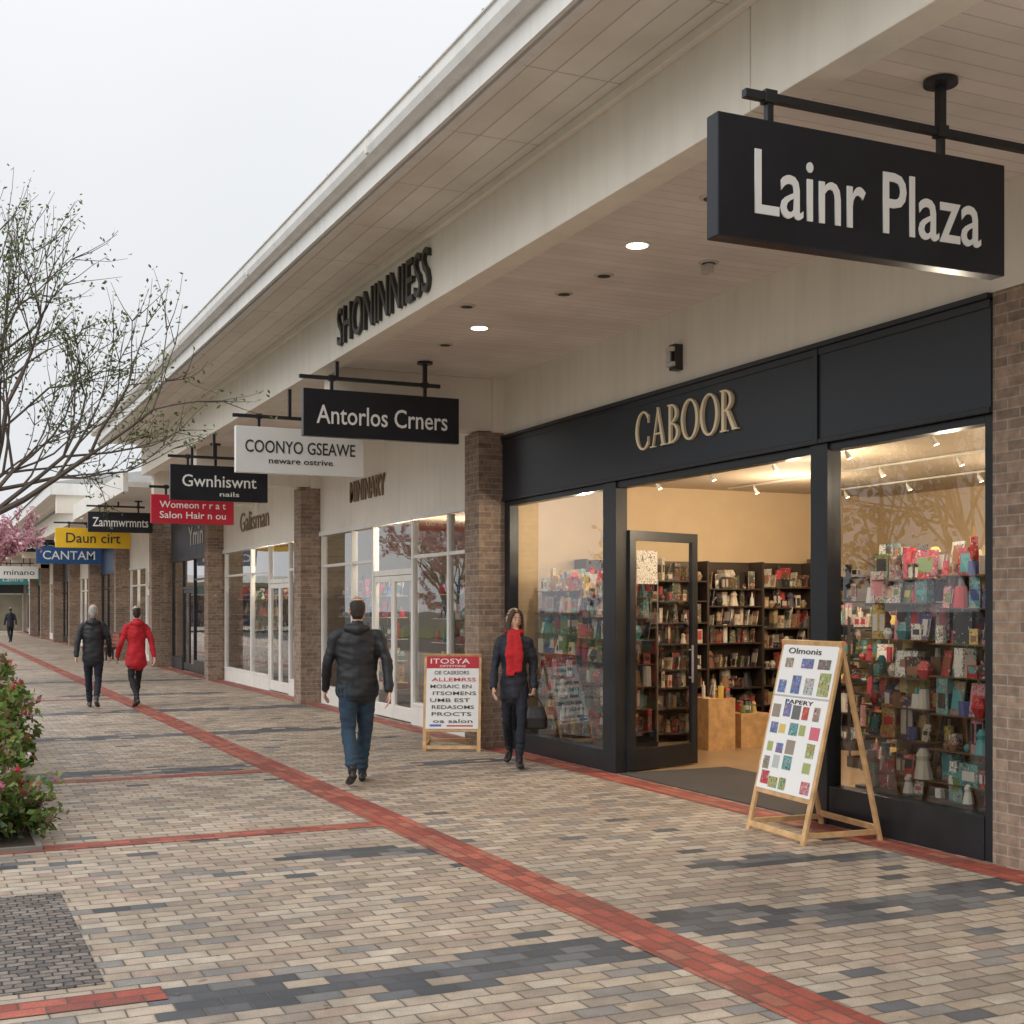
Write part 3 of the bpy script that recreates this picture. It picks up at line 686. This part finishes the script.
def person(name,loc,rot,H,jacket,pants,hair,shoe,hem=.86,woman=False,long_hair=False,scarf=False,bag=False,phase=1,vox=.0085,armout=.0,headyaw=0,bulk=1.0,hood=False,slim=1.0,stride=1.0):
    s=H/1.75; V=[];F=[];L=[]
    mats=[jacket,pants,M['skin'],hair,shoe,M.get('scarf')or jacket]
    J,P,S,Hr,Sh,Sc=range(6)
    v=lambda x,y,z:Vector((x,y,z))
    f=phase; b=-phase
    lw=.082; q_=stride
    legs={f:(v(f*lw,0,.92),v(f*(lw+.0),-.15*q_,.50),v(f*(lw-.02),-.22*q_,.085),v(f*(lw+.0),-.22*q_-.16,.045)),
          b:(v(b*lw,.01,.92),v(b*(lw+.0),.0*q_,.50),v(b*(lw-.02),.27*q_,.085+.085*q_),v(b*(lw-.0),.27*q_-.11,.035))}
    for sd,(h,k,a,t) in legs.items():
        q=slim
        loft(V,F,L,[(h,.088*q*bulk,.1*q),(h.lerp(k,.45),.082*q,.088*q),(k,.062*q,.066*q),(k.lerp(a,.35),.060*q,.068*q),(a+v(0,0,.03)+(k-a).normalized()*.02,.05*q,.055*q)],P)
        d=(t-a); d.z=0; d.normalize(); heel=a-d*.055; heel.z=max(.035,a.z-.05)
        loft(V,F,L,[(heel,.034,.034),(heel.lerp(t,.35)+v(0,0,.012),.038,.042),(heel.lerp(t,.75),.046,.03),(t+d*.02,.036,.024)],Sh)
        loft(V,F,L,[(a+v(0,0,.03),.042,.046),(v(a.x,a.y,max(.05,a.z-.02)),.04,.045)],Sh)
    w=(.86 if woman else 1.0)*bulk
    loft(V,F,L,[(v(0,.005,.84),.15*w,.105),(v(0,.005,.95),.165*w,.115)],P)
    fl=1.12 if woman else 1.03
    loft(V,F,L,[(v(0,.005,hem),.172*w*fl,.135*fl),(v(0,.005,.98),.172*w,.132),(v(0,0,1.10),.165*w*(.92 if woman else 1),.122),(v(0,-.005,1.26),.19*w,.135),(v(0,.0,1.38),.185*w,.118),(v(0,.008,1.45),.115*w,.085),(v(0,.01,1.485),.068,.066)],J,n=24)
    loft(V,F,L,[(v(0,.01,1.45),.052,.055),(v(0,.0,1.57),.05,.055)],S)
    wr={}
    for sd in (-1,1):
        sw=-.18 if sd==b else .15
        if bag and sd==1: sw=-.03
        sh=v(sd*.175*w,0,1.40); el=v(sd*(.215*w+.03+armout*.5),sw*.25+.03,1.135); wt=v(sd*(.215*w+.035+armout),sw-.02,.885)
        loft(V,F,L,[(v(sd*.10*w,0,1.405),.055,.06),(sh,.062,.066),(sh.lerp(el,.4),.057,.063),(el,.05,.054),(el.lerp(wt,.5),.047,.05),(wt,.040,.042)],J)
        loft(V,F,L,[(wt+(el-wt)*.1,.024,.028),(wt+(wt-el).normalized()*.02,.022,.028)],S)
        wr[sd]=(wt,(wt-el).normalized())
    if hood:
        loft(V,F,L,[(v(-.09,.04,1.465),.035,.045),(v(0,.10,1.44),.055,.05),(v(.09,.04,1.465),.035,.045)],J,side=Vector((0,0,1)))
        loft(V,F,L,[(v(0,.01,1.45),.080,.08),(v(0,.01,1.495),.070,.072)],J)
    else: loft(V,F,L,[(v(0,.01,1.455),.085,.08),(v(0,.012,1.495),.07,.07)],J)
    if scarf:
        Rg=[(v(.085*math.cos(t),.005+.08*math.sin(t),1.495+.012*math.sin(2*t)),.032,.034) for t in [i*2*math.pi/10 for i in range(11)]]
        loft(V,F,L,Rg,Sc,side=Vector((0,0,1)))
        loft(V,F,L,[(v(.02,-.085,1.48),.05,.03),(v(.035,-.135,1.38),.06,.026),(v(.045,-.15,1.22),.06,.022),(v(.04,-.15,1.06),.055,.018)],Sc)
        loft(V,F,L,[(v(-.02,-.085,1.48),.045,.03),(v(-.04,-.14,1.36),.05,.024),(v(-.04,-.15,1.2),.05,.02),(v(-.035,-.15,1.02),.045,.018)],Sc)
    hb=v(0,-.0,1.515)
    HR=Matrix.Translation(hb)@Matrix.Rotation(math.radians(headyaw),4,'Z')
    i0=len(V)
    loft(V,F,L,[(v(0,-.055,.012),.024,.024),(v(0,-.042,.035),.046,.05),(v(0,-.02,.07),.059,.076),(v(0,-.006,.12),.068,.09),(v(0,.002,.165),.071,.093),(v(0,.006,.195),.058,.076)],S,n=20)
    loft(V,F,L,[(v(0,-.09,.125),.008,.008),(v(0,-.108,.088),.015,.012),(v(0,-.096,.08),.013,.008)],S,n=10)
    for sd in (-1,1):
        loft(V,F,L,[(v(sd*.07,.008,.082),.008,.012),(v(sd*.076,.012,.11),.01,.019),(v(sd*.075,.016,.135),.008,.013)],S,n=10)
    if long_hair:
        loft(V,F,L,[(v(0,.03,.195),.055,.07),(v(0,.026,.175),.08,.092),(v(0,.04,.12),.086,.085),(v(0,.055,.05),.09,.07),(v(0,.06,-.03),.095,.055),(v(0,.06,-.10),.085,.035)],Hr,n=20)
        for sd in (-1,1): loft(V,F,L,[(v(sd*.03,-.045,.205),.03,.04),(v(sd*.066,-.04,.165),.022,.04),(v(sd*.08,-.02,.09),.02,.04),(v(sd*.085,-.02,.0),.022,.04),(v(sd*.08,-.03,-.08),.02,.03)],Hr)
    else:
        loft(V,F,L,[(v(0,.012,.175),.072,.09),(v(0,.018,.15),.079,.092),(v(0,.03,.125),.076,.078),(v(0,.045,.09),.066,.056),(v(0,.05,.06),.052,.04)],Hr,n=20)
    for i in range(i0,len(V)): V[i]=HR@V[i]
    V=[p*s for p in V]
    me=remesh(V,F,vox)
    kd=KDTree(len(V))
    for i,p in enumerate(V): kd.insert(p,i)
    kd.balance()
    labs=[L[kd.find(vv.co)[1]] for vv in me.vertices]
    norm=[vv.normal.copy() for vv in me.vertices]
    for vv,l,nn in zip(me.vertices,labs,norm):
        if l in (J,P,Sc):
            c_=vv.co
            q=noise.noise(c_*8+Vector((loc[0]*3,0,0)))*.014*(1 if l==J else .7)+noise.noise(Vector((c_.x*9+c_.z*9,c_.y*12,c_.z*20-c_.x*8)))*.008
            if l==P and c_.z<.3: q+=.004*math.sin(c_.z*110+c_.x*20)
            vv.co+=nn*q
        elif l==Hr:
            vv.co+=nn*(noise.noise(Vector((vv.co.x*60,vv.co.y*60,vv.co.z*18)))*.004+.001)
        if vv.co.z<.004: vv.co.z=.004
    me.materials.clear()
    for m in mats: me.materials.append(m)
    for p in me.polygons:
        ls=[labs[i] for i in p.vertices]; p.material_index=max(set(ls),key=ls.count); p.use_smooth=True
    root=empty(name,loc)
    def add(nm,me):
        o=bpy.data.objects.new(nm,me); scene.collection.objects.link(o); o.parent=root; return o
    root.rotation_euler=(0,0,math.radians(rot))
    add('body',me)
    fb=MB()
    def ell(c,rx,ry,rz,m,col=(1,1,1)):
        n=10;k=6;b0=len(fb.v)
        for i in range(k+1):
            a=-math.pi/2+math.pi*i/k
            for j in range(n):
                t=2*math.pi*j/n; q=v(c.x+rx*math.cos(a)*math.cos(t),c.y+ry*math.cos(a)*math.sin(t),c.z+rz*math.sin(a)); fb.v.append(tuple((HR@q)*s))
        for i in range(k):
            for j in range(n):
                jj=(j+1)%n; fb.f.append((b0+i*n+j,b0+i*n+jj,b0+(i+1)*n+jj,b0+(i+1)*n+j)); fb.mi.append(fb.ix(m)); fb.c.append(col)
    for sd in (-1,1):
        ell(v(sd*.028,-.0845,.122),.013,.008,.007,'plain',(.7,.68,.65)); ell(v(sd*.028,-.0915,.122),.006,.003,.006,'plain',(.03,.02,.015))
        ell(v(sd*.029,-.087,.142),.018,.006,.0035,hair)
    ell(v(0,-.0885,.055),.022,.009,.0045,'lips'); ell(v(0,-.086,.047),.018,.009,.005,'lips')
    fo=fb.build('face_features'); fo.parent=root
    for p in fo.data.polygons: p.use_smooth=True
    for sd in (-1,1):
        wt,d=wr[sd]; HV=[];HF=[];HL=[]
        grip=1.0 if (bag and sd==1) else .35
        fw=Vector((0,-1,0)); fw=(fw-d*fw.dot(d)).normalized(); inn=Vector((-sd,0,0)); inn=(inn-d*inn.dot(d)-fw*inn.dot(fw)).normalized()
        w0=wt+d*.01
        loft(HV,HF,HL,[(w0,.024,.017),(w0+d*.035,.034,.016),(w0+d*.085,.040,.014)],0,side=fw,n=14)
        for i,(o_,ln,rr) in enumerate(((.031,.074,.0085),(.0105,.083,.009),(-.0105,.077,.0085),(-.031,.06,.0075))):
            p=w0+d*.088+fw*o_; a=grip*.9; dd=(d*math.cos(a)+inn*math.sin(a)).normalized(); p1=p+dd*ln*.42
            a2=grip*2.0; dd=(d*math.cos(a2)+inn*math.sin(a2)).normalized(); p2=p1+dd*ln*.32
            a3=grip*2.9; dd=(d*math.cos(a3)+inn*math.sin(a3)).normalized(); p3=p2+dd*ln*.24
            loft(HV,HF,HL,[(p-d*.015,rr,rr),(p1,rr,rr),(p2,rr*.92,rr*.92),(p3,rr*.8,rr*.8)],0,side=fw,n=8)
        tb=w0+d*.03+fw*.028; t1=tb+(d*.6+fw*.6+inn*.25).normalized()*.04; t2=t1+(d*.9+fw*.25+inn*.4).normalized()*.03
        loft(HV,HF,HL,[(tb-fw*.008,.013,.013),(t1,.0105,.0105),(t2,.0085,.0085)],0,side=inn,n=8)
        hm=remesh([p*s for p in HV],HF,.0034,1); hm.materials.clear(); hm.materials.append(M['skin'])
        for p in hm.polygons: p.use_smooth=True
        add('hand',hm)
        if bag and sd==1:
            bb=MB(); c=(w0+d*.108+inn*.02)*s
            bx=c.x+.03; by=c.y; top=c.z-.10
            rings=[]
            for zz,hw,hd in ((top-.24,.14,.05),(top-.22,.16,.07),(top-.12,.155,.075),(top-.03,.125,.05),(top,.11,.03)):
                rings.append([(bx+hw*math.copysign(abs(math.cos(t))**.5,math.cos(t))*.85,by+hd*math.copysign(abs(math.sin(t))**.5,math.sin(t)),zz) for t in [2*math.pi*i/20 for i in range(20)]])
            for r0,r1 in zip(rings[:-1],rings[1:]):
                for i in range(20): bb.face([r0[i],r0[(i+1)%20],r1[(i+1)%20],r1[i]],'bagm')
            bb.face(rings[0][::-1],'bagm'); bb.face(rings[-1],'bagm')
            for q in (-.02,.02):
                pts=[(bx+.08*math.cos(t)-.03*math.sin(t),by+q*(1-math.sin(t)),top-.01+(.118)*math.sin(t)) for t in [math.pi*i/12 for i in range(13)]]
                for a_,b_ in zip(pts[:-1],pts[1:]): bb.cyl(a_,b_,.007,.007,'bagm',8)
            bo=bb.build('handbag'); bo.parent=root
    return root
M['bagm']=mat('black_leather',(.012,.011,.011),.35,bump=.2,bscale=120)
M['scarf']=cloth('red_scarf',(.5,.018,.025))
jk=cloth('black_jacket',(.014,.015,.019),.6); navy=cloth('navy_coat',(.015,.018,.031),.7); redj=cloth('red_coat',(.46,.015,.025))
jeans=cloth('blue_jeans',(.022,.05,.085)); dj=cloth('dark_jeans',(.012,.016,.028)); blk=cloth('black_trousers',(.015,.015,.017))
hbr=mat('brown_hair',(.055,.03,.017),.45,bump=.6,bscale=160,var=.4,vscale=40); hbk=mat('dark_hair',(.03,.02,.014),.5,bump=.6,bscale=160,var=.4,vscale=40); hgr=mat('grey_hair',(.4,.38,.36),.6,bump=.6,bscale=160,var=.3,vscale=40)
shoe=mat('black_shoes',(.015,.014,.014),.4); shoeb=mat('grey_shoes',(.06,.06,.065),.5)
person('walking_man',(3.83,11.9,0),166,1.80,jk,jeans,hbk,shoe,hem=.84,hood=True,armout=.01,bulk=1.13,phase=-1,slim=1.1,stride=.95)
person('walking_woman',(5.82,12.6,0),-26,1.69,navy,dj,hbr,shoe,hem=.76,woman=True,long_hair=True,scarf=True,bag=True,headyaw=28,phase=1,slim=.85,armout=.0,stride=1.15)
person('walking_man.001',(2.68,22.9,0),172,1.75,jk,dj,hgr,shoeb,hem=.80,hood=True,bulk=1.0,phase=1,armout=.02,vox=.012)
person('walking_woman.001',(3.36,22.7,0),188,1.73,redj,blk,hbk,shoe,hem=.74,woman=True,hood=True,phase=-1,armout=.03,slim=.85,bulk=1.1,vox=.012)
person('walking_man.002',(4.05,68,0),184,1.72,navy,blk,hbk,shoe,hem=.8,phase=-1,vox=.02)

# ------------------------------------------------------------ vegetation
def leafq(mb,p,s,cols,m='leaf'):
    a=Vector((U(-1,1),U(-1,1),U(-1,1))).normalized(); b=a.orthogonal().normalized(); b=Matrix.Rotation(U(0,6.28),3,a)@b; c=a.cross(b)
    col=random.choice(cols); k=U(.7,1.25); col=tuple(x*k for x in col)
    mb.face([p-b*s,p+c*s*.5-b*s*.1,p+b*s,p-c*s*.5-b*s*.1],m,col)
TW=.0035
def grow(tw,lf,p,d,r,ln,depth,cols,leafn,lsize,spread=.55,upw=.12,lp=.75):
    for i in range(3):
        d2=(d+Vector((U(-1,1),U(-1,1),U(-.6,1)))*.2+Vector((0,0,upw*.3))).normalized()
        q=p+d2*ln/3; r2=r*(.88 if depth>0 else .7)
        tw.cyl(p,q,r,r2,'bark',8 if r>.03 else (5 if r>.008 else 3),caps=False); p=q; d=d2; r=r2
        if depth<=1:
            for _ in range(leafn):
                if R()<lp: leafq(lf,p+Vector((U(-1,1),U(-1,1),U(-1,1)))*.05,lsize*U(.6,1.3),cols)
        if depth>0 and i>0 and R()<.7:
            ax=Vector((U(-1,1),U(-1,1),U(-1,1))).normalized(); nd=(Matrix.Rotation(U(.4,1.0),3,ax)@d); grow(tw,lf,p,nd,max(TW,r*.62),ln*U(.55,.75),depth-1,cols,leafn,lsize,spread,upw,lp)
    if depth>0:
        for _ in range(2):
            ax=Vector((U(-1,1),U(-1,1),U(-.5,.5))).normalized(); nd=(Matrix.Rotation(U(.2,spread+.2),3,ax)@d).normalized(); grow(tw,lf,p,nd,max(TW,r*.76),ln*U(.65,.85),depth-1,cols,leafn,lsize,spread,upw,lp)
def tree(name,loc,H,cols,leafn,lsize,seed,depth=5,limbs=5,r=.1,trunk=.3,lean=(0,0),spread=.55,lf_=.36,lp=.75):
    random.seed(seed); e=empty(name,loc); tw=MB(); lf=MB(); p=Vector(loc)
    q=p+Vector((lean[0]*.3,lean[1]*.3,H*trunk)); tw.cyl(p,p+Vector((0,0,.1)),r*1.5,r*1.1,'bark',12); tw.cyl(p+Vector((0,0,.1)),q,r*1.1,r*.85,'bark',12)
    for i in range(limbs):
        t=i*2*math.pi/limbs+U(-.3,.3); d=Vector((math.cos(t)*.75+lean[0],math.sin(t)*.75+lean[1],U(.7,1.2))).normalized()
        grow(tw,lf,q-Vector((0,0,U(0,.3))),d,r*.6,H*(1-trunk)*lf_,depth-1,cols,leafn,lsize,spread,lp=lp)
    tw.build('trunk_and_branches',e)
    if lf.f: lf.build('foliage',e)
GR=[(.12,.18,.05),(.16,.22,.06),(.09,.13,.04)]
TW=.0062
tree('budding_tree',(-.50,13.4,0),5.75,GR,3,.023,21,depth=5,limbs=7,r=.10,trunk=.29,lean=(.08,0),spread=.75,lf_=.37,lp=.75)
TW=.005
tree('blossom_tree',(.85,30,0),4.9,[(.62,.32,.37),(.52,.24,.30),(.66,.42,.45)],5,.055,5,depth=5,limbs=6,r=.1,trunk=.3,lf_=.30)
random.seed(31)
pl=empty('planter_bed',(-.4,13.5,0))
mb=MB(); mb.box(-1.7,.74,9.6,21,-.1,.03,'soil'); mb.box(.74,.78,9.56,21.1,-.1,.035,'kerb'); mb.box(-1.7,.74,9.56,9.6,-.1,.035,'kerb'); mb.build('bed',pl)
def shrub(name,c,rx,ry,h,n,cols,flowers=None,ls=.045):
    e=empty(name,(c[0],c[1],0)); lf=MB(); st=MB()
    cl=[(Vector((c[0]+U(-.8,.8)*rx,c[1]+U(-.8,.8)*ry,U(.1,.88)*h)),U(.12,.26)) for _ in range(22)]
    for _ in range(40):
        q=random.choice(cl)[0]; st.cyl((c[0]+U(-.4,.4)*rx,c[1]+U(-.5,.5)*ry,.03),q,.009,.004,'bark',5,caps=False)
    for _ in range(n):
        q,r=random.choice(cl); d=Vector((U(-1,1),U(-1,1),U(-1,1)))
        if d.length>1: d.normalize()
        p=q+d*r*U(.9,1.3)
        if p.z<.06: p.z=.06+R()*.1
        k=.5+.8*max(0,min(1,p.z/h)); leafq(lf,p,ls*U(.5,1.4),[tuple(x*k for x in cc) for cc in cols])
    if flowers:
        for _ in range(200):
            q,r=random.choice(cl); d=Vector((U(-1,1),U(-1,1),U(-.2,1))).normalized(); p=q+d*r*1.15; fc=[random.choice(flowers)]
            for _k in range(7): leafq(lf,p+Vector((U(-1,1),U(-1,1),U(-1,1)))*.02,.022,fc)
    st.build('stems',e); lf.build('foliage',e)
GS=[(.10,.18,.03),(.16,.24,.05),(.06,.12,.02),(.22,.26,.07),(.16,.10,.05)]
FL=[(.75,.66,.68),(.6,.2,.32),(.6,.05,.08),(.7,.45,.55),(.6,.05,.08)]
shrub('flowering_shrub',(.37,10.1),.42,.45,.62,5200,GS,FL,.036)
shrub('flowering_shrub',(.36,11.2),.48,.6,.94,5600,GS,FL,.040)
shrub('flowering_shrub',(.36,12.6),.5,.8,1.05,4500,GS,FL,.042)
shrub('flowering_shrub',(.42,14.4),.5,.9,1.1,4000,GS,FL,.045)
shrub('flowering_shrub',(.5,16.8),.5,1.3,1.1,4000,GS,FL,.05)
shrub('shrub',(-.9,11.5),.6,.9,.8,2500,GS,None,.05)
mb=MB(); mb.box(-40,-14,-10,110,-.2,-.05,'grass'); mb.build('lawn')
e=empty('distant_trees',(-24,30,0)); lf=MB(); tk=MB()
for i in range(12):
    cx,cy=U(-30,-19),-2+i*6+U(-2,2); hh=U(6,10)
    tk.cyl((cx,cy,-.1),(cx,cy,hh*.6),.22,.1,'bark',8)
    for _ in range(9):
        q=Vector((cx+U(-2,2),cy+U(-2.2,2.2),U(.35,.95)*hh)); tk.cyl((cx,cy,hh*.35),q,.07,.02,'bark',5,caps=False); r=U(.8,1.5)
        for _k in range(110):
            d=Vector((U(-1,1),U(-1,1),U(-1,1)))
            leafq(lf,q+d*r,.2*U(.6,1.3),[(.07,.11,.04),(.1,.13,.05),(.05,.07,.03)])
tk.build('trunks',e); lf.build('foliage',e)
random.seed(4); mb=MB()
for _ in range(90):
    p=Vector((U(.8,6.2),U(4.5,20),.012)); s=U(.006,.018); t=U(0,6.28); a=Vector((math.cos(t),math.sin(t),.1))*s; b=Vector((-math.sin(t),math.cos(t),.1))*s*.6
    mb.face([p-a,p+b,p+a,p-b],'leaf',random.choice([(.12,.08,.03),(.2,.13,.05),(.07,.05,.03)]))
mb.build('fallen_leaves')
def bench(x,y):
    e=empty('park_bench',(x,y,0)); mb=MB(); red=(.3,.07,.04)
    for i in range(4): mb.box(x+i*.11,x+.09+i*.11,y,y+1.6,.43,.46,'plain',red)
    for i in range(3): mb.box(x+.44,x+.47,y,y+1.6,.52+i*.12,.61+i*.12,'plain',red)
    for yy in (y+.15,y+1.4):
        for xx in (x+.03,x+.4): mb.box(xx,xx+.05,yy,yy+.05,0,.43,'black')
        mb.box(x+.47,x+.5,yy,yy+.05,.3,.9,'black'); mb.box(x+.03,x+.45,yy,yy+.05,.39,.43,'black')
    mb.build('seat_and_legs',e)
bench(5.4,43); bench(5.4,48)

# ------------------------------------------------------------ world / light / camera
w=bpy.data.worlds.new('World'); scene.world=w; w.use_nodes=True; nt=w.node_tree
bg=nt.nodes['Background']
sky=nt.nodes.new('ShaderNodeTexSky'); sky.sky_type='NISHITA'; sky.sun_disc=False
sky.sun_elevation=math.radians(38); sky.sun_rotation=math.radians(250); sky.dust_density=4; sky.air_density=1
tc=nt.nodes.new('ShaderNodeTexCoord'); nz=nt.nodes.new('ShaderNodeTexNoise'); nz.inputs['Scale'].default_value=1.6; nz.inputs['Detail'].default_value=5
nt.links.new(tc.outputs['Generated'],nz.inputs['Vector'])
rp=nt.nodes.new('ShaderNodeValToRGB'); rp.color_ramp.elements[0].position=.3; rp.color_ramp.elements[0].color=(.79,.82,.85,1); rp.color_ramp.elements[1].position=.7; rp.color_ramp.elements[1].color=(.89,.90,.92,1)
nt.links.new(nz.outputs['Fac'],rp.inputs[0])
# overcast luminance rises towards the zenith
sx=nt.nodes.new('ShaderNodeSeparateXYZ'); nt.links.new(tc.outputs['Generated'],sx.inputs[0])
def wm(op,a,b):
    n=nt.nodes.new('ShaderNodeMath'); n.operation=op
    for i,v in enumerate((a,b)):
        if hasattr(v,'is_output'): nt.links.new(v,n.inputs[i])
        else: n.inputs[i].default_value=v
    return n.outputs[0]
zz=wm('POWER',wm('MAXIMUM',sx.outputs[2],0.0),2.6)
fac=wm('ADD',wm('MULTIPLY',zz,11.5),10.0)
sc=nt.nodes.new('ShaderNodeVectorMath'); sc.operation='SCALE'; nt.links.new(fac,sc.inputs['Scale'])
nt.links.new(rp.outputs[0],sc.inputs[0])
mx=nt.nodes.new('ShaderNodeMix'); mx.data_type='RGBA'; mx.inputs[0].default_value=.93
nt.links.new(sky.outputs[0],mx.inputs[6]); nt.links.new(sc.outputs[0],mx.inputs[7]); nt.links.new(mx.outputs[2],bg.inputs[0]); bg.inputs[1].default_value=.1
sun=bpy.data.lights.new('sun','SUN'); sun.energy=1.4; sun.angle=math.radians(50); sun.color=(1,.98,.95)
so=bpy.data.objects.new('sun',sun); scene.collection.objects.link(so)
d=Vector((.94,.34,-.78)).normalized(); so.rotation_euler=d.to_track_quat('-Z','Y').to_euler()
cam=bpy.data.cameras.new('camera'); cam.sensor_width=36; cam.lens=45.25; cam.shift_y=.09375; cam.clip_end=1500; cam.clip_start=.05
co=bpy.data.objects.new('camera',cam); co.location=(0,0,1.7); co.rotation_euler=(math.radians(90),0,math.radians(-24.7)); scene.collection.objects.link(co); scene.camera=co
scene.view_settings.view_transform='Standard'; scene.view_settings.look='None'; scene.view_settings.exposure=0; scene.view_settings.gamma=1
